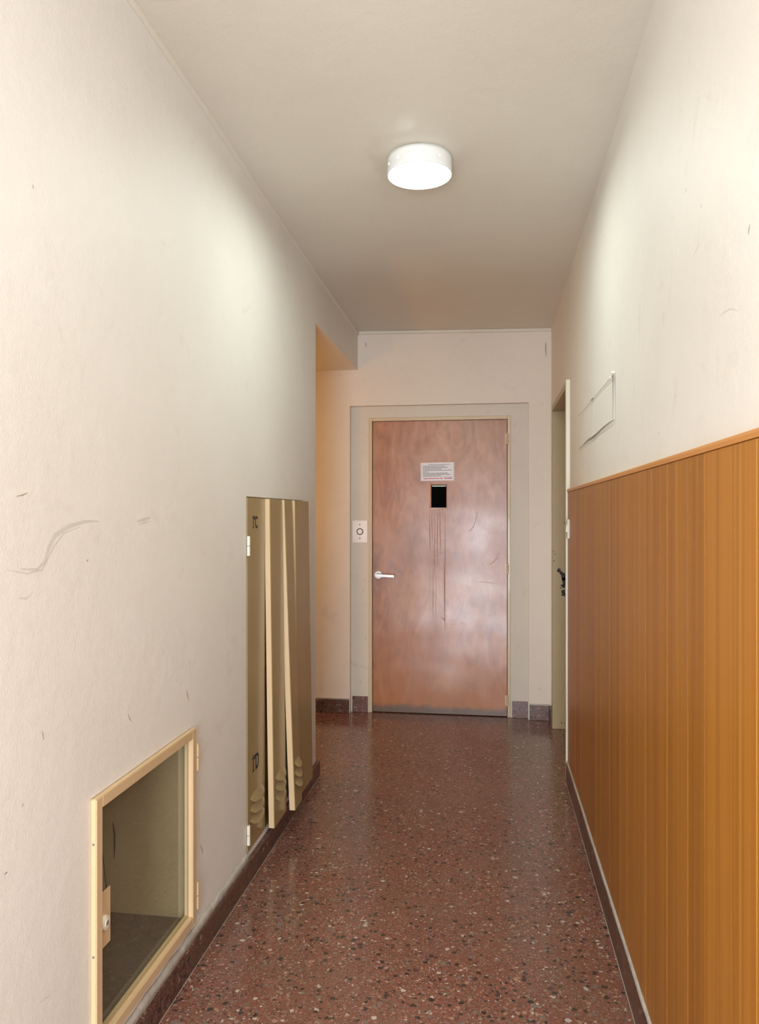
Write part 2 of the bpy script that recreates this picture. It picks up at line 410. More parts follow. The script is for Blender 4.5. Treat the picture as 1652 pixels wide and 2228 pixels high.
# ------------------------------------------------------------ skirting
bl = link('baseboard_left', None, kind='structure')
edges = [.452, 1.05, 1.52, 2.085, 2.655, 3.25, 3.835]
for a, b in zip(edges, edges[1:]):
    bm = bmesh.new()
    prism(bm, [(LW+.0005, 0.001), (LW+.0175, .001), (LW+.0165, .074), (LW+.012, .080), (LW+.0005, .080)], 'y', a+.0012, b-.0012)
    link('skirting_tile', tomesh(bm, 'skirting_tile'), M['base'], bl)
bm = bmesh.new()
n = 60; prev = None
for i in range(n+1):
    y = .46+(2.69-.46)*i/n; j = .003*math.sin(i*1.7)+.004*random.random()
    ring = [bm.verts.new(p) for p in ((LW+.0004, y, .0805), (LW+.012+j*.3, y, .0805), (LW+.004, y, .092+j), (LW+.0004, y, .103+j))]
    if prev:
        for k in range(4): bm.faces.new([prev[k], prev[(k+1) % 4], ring[(k+1) % 4], ring[k]])
    prev = ring
link('cement_fillet', tomesh(bm, 'cement_fillet', True), M['cement'], bl)
bm = bmesh.new(); box(bm, LW+.0176, LW+.0186, .46, 3.83, .0004, .0012); link('floor_joint', tomesh(bm, 'floor_joint'), M['cement'], bl)
# end face of left wall baseboard (wraps the corner)
bx('skirting_tile', (LW-TH, LW+.0165, 3.836, 3.850, .001, .080), M['base'], bl)

br = link('baseboard_right', None, kind='structure')
edges = [.452, 1.1, 1.72, 2.32, 2.95, 3.52, 3.936]
for a, b in zip(edges, edges[1:]):
    bm = bmesh.new()
    prism(bm, [(RW-.0005, .001), (.383, .001), (.3835, .092), (.386, .097), (RW-.0005, .097)], 'y', a+.001, b-.001)
    link('skirting_tile', tomesh(bm, 'skirting_tile'), M['base'], br)
bm = bmesh.new(); prev = None
for i in range(61):
    y = .46+3.475*i/60; j = .0015*random.random()
    ring = [bm.verts.new(p) for p in ((RW-.0005, y, .0973), (.3852+j, y, .0973), (.3868+j, y, .104), (.3915, y, .108), (RW-.0005, y, .108))]
    if prev:
        for k in range(5): bm.faces.new([prev[k], prev[(k+1) % 5], ring[(k+1) % 5], ring[k]])
    prev = ring
link('cement_fillet', tomesh(bm, 'cement_fillet'), M['cement'], br)
bm = bmesh.new(); box(bm, .3815, .3828, .46, 3.93, .0004, .0014); link('floor_joint', tomesh(bm, 'floor_joint'), M['cement'], br)

be = link('baseboard_end', None, kind='structure')
bx('skirting_tile', (-1.55, RX0-.004, END-.012, END-.0005, .001, .092), M['base'], be, .001)
bx('skirting_tile', (-2.6, -1.553, END-.012, END-.0005, .001, .092), M['base'], be, .001)
bx('skirting_tile', (-.928, -.822, REC-.012, REC-.0005, .001, .108), M['base_end'], be, .001)
bx('skirting_tile', (.150, .252, REC-.012, REC-.0005, .001, .110), M['base_end'], be, .001)
bx('skirting_tile', (.262, .386, END-.014, END-.0005, .001, .098), M['base_end'], be, .0015)
bx('skirting_tile', (.3865, RW-.0005, 4.935, END-.001, .001, .100), M['base'], be, .001)
bm = bmesh.new(); box(bm, .262, .388, END-.010, END-.0005, .0985, .106); box(bm, -1.6, RX0-.004, END-.008, END-.0005, .0925, .099)
link('cement_fillet', tomesh(bm, 'cement_fillet'), M['cement'], be)

# ------------------------------------------------------------ wainscot of vertical laminate planks
WT = 1.478
wc = thing('wood_wainscot', 'orange-brown wooden plank wainscot along the right wall under a slim cap strip', 'wall panelling', (RW, 0, .108))
joints = [.455, .62, .9, 1.19, 1.468, 1.585, 1.765, 1.995, 2.26, 2.39, 2.58, 2.77, 2.90, 3.17, 3.38, 3.59, 3.76, 3.934]
off = wc.location
for a, b in zip(joints, joints[1:]):
    d = random.uniform(-.0005, .0005)
    bx('plank', (.392+d, RW-.001, a+.0013, b-.0013, .1085, WT-.014), M['wood'], wc, .0012, off, 1)
bm = bmesh.new()
for y in joints[1:-1]: box(bm, .3927-off[0], RW-.001-off[0], y-.0012, y+.0012, .1085-off[2], WT-.0145-off[2])
link('groove_filler', tomesh(bm, 'groove_filler'), M['groove'], wc, kind='stuff')
bm = bmesh.new()
prism(bm, [(RW-.001-off[0], WT-off[2]), (.3885-off[0], WT-off[2]-.001), (.3875-off[0], WT-.006-off[2]), (.3895-off[0], WT-.0135-off[2]), (RW-.001-off[0], WT-.0135-off[2])], 'y', .455, 3.934)
link('cap_strip', tomesh(bm, 'cap_strip'), M['cap'], wc, label='lighter orange cap strip')

# ------------------------------------------------------------ side door in the right wall
d2 = link('door_2', None, kind='structure', loc=(RW, 4.43, 0)); off = (RW, 4.43, 0)
def d2p(name, b, m, bev=.0015, par=d2): return bx(name, b, m, par, bev, off)
d2p('door_frame', (.384, .52, 3.9365, 3.972, .001, 2.034), M['frame_white'])
d2p('door_frame', (.394, .52, 4.893, 4.929, .001, 2.034), M['jamb'])
d2p('door_frame', (.389, .52, 3.9725, 4.8925, 2.000, 2.034), M['jamb'])
lf = d2p('door_leaf', (.523, .56, 3.975, 4.890, .004, 1.999), M['jamb'])
# bare chipped patches on the far jamb
random.seed(3)
def blob(bm, cx, cz, r, y, n=9, sx=1.0):
    bm.faces.new([bm.verts.new((cx-off[0]+sx*r*(.6+.6*random.random())*math.cos(6.283*i/n), y-off[1], cz+r*(.6+.6*random.random())*math.sin(6.283*i/n))) for i in range(n)])
bm = bmesh.new()
for cx, cz, r, sx in [(.435, 1.00, .017, .8), (.448, .985, .012, .9), (.462, .965, .026, .7), (.468, .935, .028, .6), (.463, .90, .018, .6), (.450, .905, .006, 1), (.444, .89, .005, 1), (.460, .865, .016, .9), (.467, .85, .014, .7), (.455, .845, .007, 1),
                      (.41, 1.10, .003, 1), (.404, 1.06, .004, 1), (.47, 1.30, .004, 1), (.45, .04, .005, 1), (.468, .036, .004, 1), (.40, 1.12, .004, .6)]:
    blob(bm, cx, cz, r, 4.8925, sx=sx)
link('paint_chip', tomesh(bm, 'paint_chip'), M['black'], d2, kind='stuff')

# light switch on the panelling beside the side door
sw = thing('light_switch', 'small cream light switch on the wood panelling beside the side door', 'switch', (.392, 3.87, 1.285))
bm = bmesh.new(); box(bm, -.010, -.0005, -.035, .035, -.055, .045); bmesh.ops.bevel(bm, geom=bm.edges[:], offset=.004, segments=3, affect='EDGES'); link('switch_plate', tomesh(bm, 'switch_plate'), M['white'], sw)
bm = bmesh.new(); prism(bm, [(-.0102, -.025), (-.017, -.018), (-.013, .016), (-.0102, .02)], 'y', -.016, .016); bmesh.ops.bevel(bm, geom=bm.edges[:], offset=.001, segments=2, affect='EDGES'); link('rocker', tomesh(bm, 'rocker'), M['white'], sw)

# painted-over access covers high on the right wall
hp = thing('access_cover', 'warped cover painted cream on the right wall above the wood panelling', 'wall panel', (RW, 3.02, 1.72))
def slab(name, y0, y1, z0, z1, xs, mat):
    bm = bmesh.new(); N = 8
    g = []
    for i in range(N+1):
        u = i/N; row = []
        for zz, k in ((z0+ .004*math.sin(5*u), 0), (z1, 1)):
            x = xs[0]*(1-u)*(1-k)+xs[1]*u*(1-k)+xs[2]*(1-u)*k+xs[3]*u*k
            row.append((bm.verts.new((-x, y0+(y1-y0)*u-3.02, zz-1.72)), bm.verts.new((-x+.003, y0+(y1-y0)*u-3.02, zz-1.72))))
        g.append(row)
    for i in range(N):
        a, b = g[i], g[i+1]
        bm.faces.new([a[0][0], b[0][0], b[1][0], a[1][0]]); bm.faces.new([a[0][1], a[1][1], b[1][1], b[0][1]])
        bm.faces.new([a[0][0], a[0][1], b[0][1], b[0][0]]); bm.faces.new([a[1][0], b[1][0], b[1][1], a[1][1]])
    for r in (g[0], g[-1]): bm.faces.new([r[0][0], r[1][0], r[1][1], r[0][1]])
    return link(name, tomesh(bm, name), mat, hp)
slab('cover_plate', 2.549, 3.052, 1.660, 1.797, (.0010, .0055, .0012, .0010), M['wall'])
slab('cover_plate', 3.057, 3.495, 1.655, 1.792, (.0055, .0010, .0010, .0010), M['wall'])
bm = bmesh.new()
def crack(bm, pts, w, x):
    """ragged dark crack line on a wall plane x; pts = (y,z,width factor)"""
    L_, R_ = [], []
    for (y, z, k) in pts:
        L_.append(bm.verts.new((x, y, z+w*k))); R_.append(bm.verts.new((x, y, z-w*k)))
    for i in range(len(pts)-1): bm.faces.new([L_[i], L_[i+1], R_[i+1], R_[i]])
def crackv(bm, pts, w, x):
    L_, R_ = [], []
    for (y, z, k) in pts:
        L_.append(bm.verts.new((x, y-w*k, z))); R_.append(bm.verts.new((x, y+w*k, z)))
    for i in range(len(pts)-1): bm.faces.new([L_[i], L_[i+1], R_[i+1], R_[i]])
X0 = -.0062; Y0, Z0 = -3.02, -1.72
crack(bm, [(2.54+Y0, 1.656+Z0, .8), (2.7+Y0, 1.654+Z0, 1), (2.9+Y0, 1.653+Z0, 1.4), (3.0+Y0, 1.650+Z0, 1.7), (3.06+Y0, 1.648+Z0, 1.3), (3.2+Y0, 1.649+Z0, 1), (3.49+Y0, 1.645+Z0, .8)], .0016, X0)
crackv(bm, [(2.546+Y0, 1.805+Z0, 2.2), (2.545+Y0, 1.77+Z0, 1.6), (2.546+Y0, 1.72+Z0, 1), (2.546+Y0, 1.66+Z0, .6)], .0042, X0)
crackv(bm, [(3.0545+Y0, 1.80+Z0, .9), (3.0545+Y0, 1.65+Z0, .6)], .0012, -.0064)
crack(bm, [(2.545+Y0, 1.801+Z0, .7), (3.0+Y0, 1.7985+Z0, .35), (3.04+Y0, 1.80+Z0, 1.6), (3.08+Y0, 1.80+Z0, 1.2), (3.1+Y0, 1.797+Z0, .35), (3.5+Y0, 1.794+Z0, .5)], .0022, X0)
link('crack', tomesh(bm, 'crack'), M['grime'], hp, label='dark ragged gap around the cover')
bm = bmesh.new()
cyl(bm, (-.012, -.43, 1.803+Z0), 'x', .004, .0115, 10); link('nail', tomesh(bm, 'nail'), M['plate'], hp)
bm = bmesh.new(); cyl(bm, (-.013, -.475, 1.812+Z0), 'x', .005, .0125, 10); link('nail', tomesh(bm, 'nail'), M['plate'], hp)

# ------------------------------------------------------------ lift door at the end
d1 = link('door_1', None, kind='structure', loc=(-.79, REC, 0)); off = (-.79, REC, 0)
bm = bmesh.new()
ax, bx_, tz = OX0-off[0], OX1-off[0], OZ
y0f, y1f = -.010, .06
box(bm, ax+.0005, .0-.002, y0f, y1f, .001, tz-.0005)
box(bm, (.118+.79)+.002, bx_-.0005, y0f, y1f, .001, tz-.0005)
box(bm, -.0018, .9098, y0f, y1f, 1.9875, tz-.0005)
bmesh.ops.bevel(bm, geom=bm.edges[:], offset=.0015, segments=1, affect='EDGES')
link('door_frame', tomesh(bm, 'door_frame'), M['frame_cream'], d1, label='cream painted steel frame')
# leaf with window hole; local x 0..0.908
wx0, wx1, wz0, wz1 = .400, .505, 1.397, 1.553
bm = bmesh.new()
solid_wall(bm, 'y', .004, .044, [.0015, wx0, wx1, .9065], [.006, wz0, wz1, 1.985], [(wx0, wx1, wz0, wz1)])
leaf = link('door_leaf', tomesh(bm, 'door_leaf'), M['door'], d1)
# chamfered window rebate and dark pane
bm = bmesh.new()
o_ = [(wx0-.010, wz0-.012), (wx1+.006, wz0-.006), (wx1+.006, wz1+.006), (wx0-.006, wz1+.006)]
i_ = [(wx0+.001, wz0+.001), (wx1-.001, wz0+.001), (wx1-.001, wz1-.001), (wx0+.001, wz1-.001)]
A = [bm.verts.new((p[0], .0032, p[1])) for p in o_]; B = [bm.verts.new((p[0], .0022, p[1])) for p in i_]; C_ = [bm.verts.new((p[0], .030, p[1])) for p in i_]
for k in range(4):
    bm.faces.new([A[k], A[(k+1) % 4], B[(k+1) % 4], B[k]]); bm.faces.new([B[k], B[(k+1) % 4], C_[(k+1) % 4], C_[k]])
link('window_rebate', tomesh(bm, 'window_rebate'), M['door'], leaf)
bx('window_pane', (wx0+.0012, wx1-.0012, .024, .028, wz0+.0012, wz1-.0012), M['glass_dark'], leaf, label='small dark glass pane')
bx('pane_clip', (wx0+.006, wx1-.006, .018, .0238, wz1-.011, wz1-.006), M['steel'], leaf)
# hinges
for z, tilt in ((1.855, .0), (.992, .0), (.115, .006)):
    bm = bmesh.new(); X = .9095
    for k in range(3): cyl(bm, (X, -.0135, z-.036+k*.0245), 'z', .0072, .023, 12)
    box(bm, X-.015, X-.001, -.0035-tilt, .003, z-.035, z+.035)
    link('hinge', tomesh(bm, 'hinge'), M['frame_cream'], leaf)
# lever handle
hx, hz = .041, .940
hd = bmesh.new(); cyl(hd, (hx, -.008, hz), 'y', .026, .0115, 32, .027); bmesh.ops.bevel(hd, geom=[e for e in hd.edges], offset=.0012, segments=2, affect='EDGES')
handle = link('door_handle', tomesh(hd, 'door_handle'), M['steel'], leaf, label='worn steel lever handle')
bm = bmesh.new(); cyl(bm, (hx, -.040, hz), 'y', .0095, .033, 20)
vs = box(bm, hx-.010, hx+.112, -.052, -.040, hz-.0085, hz+.0085)
for v in vs:
    if v.co.x > hx+.05: v.co.z -= .005; v.co.y += .003
bmesh.ops.bevel(bm, geom=[e for e in bm.edges if e.calc_length() > .015], offset=.0015, segments=2, affect='EDGES')
link('lever', tomesh(bm, 'lever'), M['steel'], handle)
# small scratches on the leaf
def ribbon(bm, pts, w, plane, c):
    """pts: (u,v) on plane; tapered ribbon; plane 'x' -> (c,u,v), 'y' -> (u,c,v)"""
    n = len(pts); P_ = []
    for i, (u, v) in enumerate(pts):
        a = pts[max(i-1, 0)]; b = pts[min(i+1, n-1)]
        dx, dy = b[0]-a[0], b[1]-a[1]; l = math.hypot(dx, dy) or 1
        k = w*(.15+.85*math.sin(math.pi*(i+.3)/(n-.4)))/2
        nx, ny = -dy/l*k, dx/l*k
        mk = (lambda p, q: (c, p, q)) if plane == 'x' else (lambda p, q: (p, c, q))
        P_.append((bm.verts.new(mk(u+nx, v+ny)), bm.verts.new(mk(u-nx, v-ny))))
    for i in range(n-1): bm.faces.new([P_[i][0], P_[i+1][0], P_[i+1][1], P_[i][1]])
M['scratch'] = NT('orange_scratch', .6).base((.34, .105, .035)).m
bm = bmesh.new()
ribbon(bm, [(.470, .655), (.485, .648), (.495, .640)], .006, 'y', .0034)
ribbon(bm, [(.483, .650), (.490, .640), (.497, .628)], .003, 'y', .0034)
ribbon(bm, [(.530, .612), (.545, .610), (.556, .612)], .003, 'y', .0034)
ribbon(bm, [(.60, .622), (.615, .620), (.625, .618)], .003, 'y', .0034)
ribbon(bm, [(.68, .905), (.74, .900), (.80, .894), (.85, .888)], .002, 'y', .0034)
ribbon(bm, [(.485, 1.05), (.488, .95), (.491, .82), (.493, .70), (.494, .58)], .0035, 'y', .0034)
for x_, z1_, z0_, w_ in ((.392, 1.355, 1.10, .0045), (.405, 1.35, 1.16, .0035), (.424, 1.37, .95, .0035), (.443, 1.36, 1.02, .004), (.462, 1.36, 1.09, .0045), (.493, 1.37, .60, .004), (.412, .98, .62, .002), (.432, .95, .55, .002)):
    ribbon(bm, [(x_+.0015*math.sin(7*k_+x_*90), z1_+(z0_-z1_)*k_/6) for k_ in range(7)], w_, 'y', .0034)
ribbon(bm, [(.645, 1.235), (.665, 1.245), (.685, 1.27), (.70, 1.32), (.71, 1.37)], .003, 'y', .0034)
ribbon(bm, [(.79, 1.02), (.815, 1.03), (.84, 1.06), (.855, 1.10)], .003, 'y', .0034)
link('scratch', tomesh(bm, 'scratch'), M['scratch'], leaf, kind='stuff')
bm = bmesh.new()
for x, z in ((.505, 1.398-.006), (.507, 1.560), (.395, 1.562), (.69, .70), (.61, .81), (.665, .655)):
    cyl(bm, (x+.004, .0028, z), 'y', .0028, .001, 8)
link('screw_hole', tomesh(bm, 'screw_hole'), M['grime'], leaf, kind='stuff')

# notice on the lift door
nt = thing('notice', 'small white laminated notice with lines of print on the lift door above its window', 'notice', (-.3475, REC+.0038, 1.6415))
bm = bmesh.new(); box(bm, -.113, .113, -.0012, 0, -.0615, .0615); 
for v in bm.verts: v.co.z += v.co.x*.012
link('sheet', tomesh(bm, 'sheet'), M['paper'], nt)
def dashes(bm, x0, x1, z, hgt, seed):
    random.seed(seed); x = x0
    while x < x1-.002:
        wl_ = min(random.uniform(.006, .02), x1-x); zz = z+(x+wl_/2)*.012
        vs = [bm.verts.new(p) for p in ((x, -.00135, zz-hgt/2), (x+wl_, -.00135, zz-hgt/2), (x+wl_, -.00135, zz+hgt/2), (x, -.00135, zz+hgt/2))]
        bm.faces.new(vs); x += wl_+.0022
bm = bmesh.new()
dashes(bm, -.062, .082, .0475, .0028, 1)
for k, (z, x1) in enumerate(((.0375, .052), (.0275, .072), (.0180, .028), (.0085, .098), (-.0015, -.062), (-.011, .070), (-.020, .088), (-.0295, .03))):
    dashes(bm, -.098, x1, z, .0036, 10+k)
link('printed_line', tomesh(bm, 'printed_line'), M['ink'], nt, kind='stuff')
bm = bmesh.new(); dashes(bm, -.093, .012, -.0455, .0055, 30); dashes(bm, .02, .034, -.0455, .009, 31); dashes(bm, .047, .098, -.0455, .0075, 32)
link('printed_line', tomesh(bm, 'printed_line'), M['inkred'], nt, kind='stuff', label='red printed line')
bm = bmesh.new(); dashes(bm, .04, .102, -.0345, .0022, 33)
for x in (-.107, .1065):
    bm.faces.new([bm.verts.new(p) for p in ((x, -.00135, -.055), (x+.001, -.00135, -.055), (x+.001, -.00135, .056), (x, -.00135, .056))])
link('printed_line', tomesh(bm, 'printed_line'), M['inkblue'], nt, kind='stuff', label='blue printed line')

# call button plate
cb = thing('lift_call_button', 'pale metal lift call button plate left of the brown door', 'button', (-.8775, REC, 1.235))
bx('face_plate', (-.0515, .0515, -.0035, -.0005, -.0755, .0755), M['plate'], cb, .0008)
bm = bmesh.new(); N = 40
for i in range(N):
    a0, a1 = 6.28319*i/N, 6.28319*(i+1)/N
    q = [bm.verts.new((r*math.cos(a), y, r*math.sin(a))) for a in (a0, a1) for r, y in ((.0235, -.0036), (.0225, -.0065), (.0175, -.0065), (.0165, -.0036))]
    for k in range(3): bm.faces.new([q[k], q[k+1], q[4+k+1], q[4+k]])
bmesh.ops.remove_doubles(bm, verts=bm.verts[:], dist=1e-5)
link('button_ring', tomesh(bm, 'button_ring', True), M['ringgrey'], cb)
bm = bmesh.new(); cyl(bm, (0, -.0065, 0), 'y', .016, .0028, 32); link('push_button', tomesh(bm, 'push_button'), M['plate'], cb)
for z in (.048, -.046):
    bm = bmesh.new(); cyl(bm, (0, -.0048, z), 'y', .0045, .0012, 14); link('screw', tomesh(bm, 'screw'), M['ringgrey'], cb)

# ------------------------------------------------------------ glazed niche cupboard
nc = thing('niche_cupboard', 'low glass-fronted cupboard with cream metal frame set in the left wall', 'cupboard', (LW, 1.885, NZ0)); off = nc.location
def np_(name, b, m, bev=0, par=nc, **k): return bx(name, b, m, par, bev, off, **k)
bm = bmesh.new(); o = off; D = LW-.42; t_ = .008; e = .0008
box(bm, D-o[0], D+t_-o[0], NY0+e-o[1], NY1-e-o[1], NZ0+e-o[2], NZ1-e-o[2])
box(bm, D+t_-o[0], LW-.012-o[0], NY0+e-o[1], NY0+t_-o[1], NZ0+e-o[2], NZ1-e-o[2])
box(bm, D+t_-o[0], LW-.012-o[0], NY1-t_-o[1], NY1-e-o[1], NZ0+e-o[2], NZ1-e-o[2])
box(bm, D+t_-o[0], LW-.012-o[0], NY0+t_-o[1], NY1-t_-o[1], NZ1-t_-o[2], NZ1-e-o[2])
link('lining', tomesh(bm, 'lining'), M['niche'], nc)
np_('niche_floor', (D+t_+e, LW-.012, NY0+t_+e, NY1-t_-e, NZ0+e, NZ0+.014), M['niche_floor'])
# door frame of angle profile, proud of the wall
FX0, FX1 = LW-.0095, LW+.0135
fw = .028
bm = bmesh.new()
def fb(y0, y1, z0, z1, x0=FX0, x1=FX1): box(bm, x0-o[0], x1-o[0], y0-o[1], y1-o[1], z0-o[2], z1-o[2])
A0, A1, B0, B1 = NY0+.0015, NY1-.0015, NZ0+.0015, NZ1-.0015
fb(A0, A0+fw, B0, B1); fb(A1-fw, A1, B0, B1); fb(A0+fw, A1-fw, B1-fw, B1); fb(A0+fw, A1-fw, B0, B0+fw)
bmesh.ops.bevel(bm, geom=bm.edges[:], offset=.002, segments=2, affect='EDGES')
nd = link('cupboard_door', tomesh(bm, 'cupboard_door'), M['metal_cream'], nc)
bm = bmesh.new(); A0 += fw; A1 -= fw; B0 += fw; B1 -= fw; s_ = .008
fb(A0, A0+s_, B0, B1, FX0, FX0+.009); fb(A1-s_, A1, B0, B1, FX0, FX0+.009); fb(A0+s_, A1-s_, B1-s_, B1, FX0, FX0+.009); fb(A0+s_, A1-s_, B0, B0+s_, FX0, FX0+.009)
link('glazing_bead', tomesh(bm, 'glazing_bead'), M['jamb'], nd)
bx('glass_pane', (FX0-.004, FX0-.0005, A0-.006, A1+.006, B0-.006, B1+.006), M['glass'], nd, 0, off)
# lock plate
bm = bmesh.new()
prism(bm, [(1.6215-o[1], .478-o[2]), (1.676-o[1], .478-o[2]), (1.676-o[1], .350-o[2]), (1.6215-o[1], .350-o[2])], 'x', FX0+.010-o[0], FX0+.0125-o[0])
lk = link('lock_plate', tomesh(bm, 'lock_plate'), M['metal_cream'], nd)
bm = bmesh.new(); cyl(bm, (FX0+.0125-o[0], 1.645-o[1], .408-o[2]), 'x', .0165, .008, 28, .0155); cyl(bm, (FX0+.0205-o[0], 1.645-o[1], .408-o[2]), 'x', .0095, .0015, 20)
link('lock_cylinder', tomesh(bm, 'lock_cylinder', False), M['frame_white'], nd)
bm = bmesh.new(); cyl(bm, (FX0+.0221-o[0], 1.645-o[1], .408-o[2]), 'x', .0055, .0006, 12); link('keyhole', tomesh(bm, 'keyhole'), M['grime'], nd)
for z in (.618, .200):
    bm = bmesh.new()
    for k in range(2): cyl(bm, (LW+.0085-o[0], 2.193-o[1], z-.040-o[2]+k*.041), 'z', .0075, .039, 14)
    box(bm, LW+.001-o[0], LW+.004-o[0], 2.183-o[1], 2.215-o[1], z-.036-o[2], z+.036-o[2])
    link('hinge', tomesh(bm, 'hinge'), M['metal_cream'], nd)
for z in (.61, .357):
    bm = bmesh.new(); cyl(bm, (LW+.006-o[0], NY0+.0006-o[1], z-o[2]), 'y', .003, .001, 8)
    link('screw', tomesh(bm, 'screw'), M['grime'], nd)
# dangling wire and cracks on the far lining
def tube(name, pts, r, mat, parent):
    cu = bpy.data.curves.new(name, 'CURVE'); cu.dimensions = '3D'; cu.bevel_depth = r; cu.bevel_resolution = 2
    sp = cu.splines.new('POLY'); sp.points.add(len(pts)-1)
    for p, q in zip(sp.points, pts): p.co = (*q, 1)
    tmp = bpy.data.objects.new('tmp', cu); COL.objects.link(tmp)
    me = bpy.data.meshes.new_from_object(tmp.evaluated_get(bpy.context.evaluated_depsgraph_get()))
    bpy.data.objects.remove(tmp); me.materials.clear()
    return link(name, me, mat, parent)
WX = LW-.030
def wp(px, py, x=WX):
    y, z = hit(px, py, 'x', x); return (x-o[0], y-o[1], z-o[2])
tube('wire', [wp(219, 1820), wp(222, 1850), wp(226, 1882), wp(228, 1905), wp(232, 1935), wp(236, 1953)], .0012, M['black'], nc)
tube('wire', [wp(213, 1944), wp(218, 1953), wp(222, 1962)], .0016, M['black'], nc)
tube('peg', [wp(216, 1759), wp(217, 1754), wp(220, 1750)], .0022, M['white'], nc)
bm = bmesh.new()
yy = NY1-t_-.0008-o[1]
cp_ = [hit(px, py, 'y', NY1-t_-.0008) for px, py in ((245, 1788), (247, 1800), (249, 1815), (249, 1832), (249, 1850), (248, 1870))]
ribbon(bm, [(u-o[0], v-o[2]) for u, v in cp_], .0065, 'y', yy)
link('crack', tomesh(bm, 'crack'), M['black'], nc)

# ------------------------------------------------------------ meter cupboard with four sheet-metal leaves
mc = thing('meter_cupboard', 'tall khaki sheet-metal meter cupboard with louvred leaves set in the left wall', 'cupboard', (LW, 3.115, LZ0)); off = mc.location; o = off
bm = bmesh.new(); D = LW-.10; e = .0008; t_ = .004
def mb(x0, x1, y0, y1, z0, z1): box(bm, x0-o[0], x1-o[0], y0-o[1], y1-o[1], z0-o[2], z1-o[2])
mb(D, D+t_, LY0+e, LY1-e, LZ0+e, LZ1-e)
mb(D+t_, LW-.002, LY0+e, LY0+t_, LZ0+e, LZ1-e); mb(D+t_, LW-.002, LY1-t_, LY1-e, LZ0+e, LZ1-e)
mb(D+t_, LW-.002, LY0+t_, LY1-t_, LZ0+e, LZ0+t_); mb(D+t_, LW-.002, LY0+t_, LY1-t_, LZ1-t_, LZ1-e)
link('cupboard_box', tomesh(bm, 'cupboard_box'), M['metal_tan'], mc)
bm = bmesh.new()
mb(LW-.001, LW+.003, LY1-.006, LY1+.003, LZ0, LZ1)
link('edge_strip', tomesh(bm, 'edge_strip'), M['frame_cream'], mc)
lz0, lz1 = LZ0+.006, LZ1-.005
leaves = [(2.7005, 2.921, LW+.002, LW+.003, .010, M['metal_tan']), (2.926, 3.108, LW+.021, LW+.040, .023, M['metal_tan']),
          (3.115, 3.235, LW+.029, LW+.076, .025, M['metal_tan']), (3.268, 3.526, LW+.034, LW+.055, .022, M['metal_tan'])]
def scoop(bm, y0, y1, zt, h, depth, fx):
    """pressed louvre: eyelid bulge open at the bottom"""
    NU, NV = 14, 5; g = []
    for j in range(NV+1):
        v = j/NV; row = []
        for i in range(NU+1):
            u = -1+2*i/NU
            a = math.sqrt(max(0, 1-u*u))
            z = zt-h*.42+ (h*.36)*a*(1-v) - h*.60*v*a
            xx = fx(z)+.0004+depth*a*v**1.15
            row.append(bm.verts.new((xx-o[0], (y0+y1)/2+(y1-y0)/2*u-o[1], z-o[2])))
        g.append(row)
    for j in range(NV):
        for i in range(NU): bm.faces.new([g[j][i], g[j][i+1], g[j+1][i+1], g[j+1][i]])
    # underside slot
    row = [bm.verts.new((fx(v.co.z+o[2])+.0003-o[0], v.co.y, v.co.z+.0015)) for v in g[-1]]
    return g, row
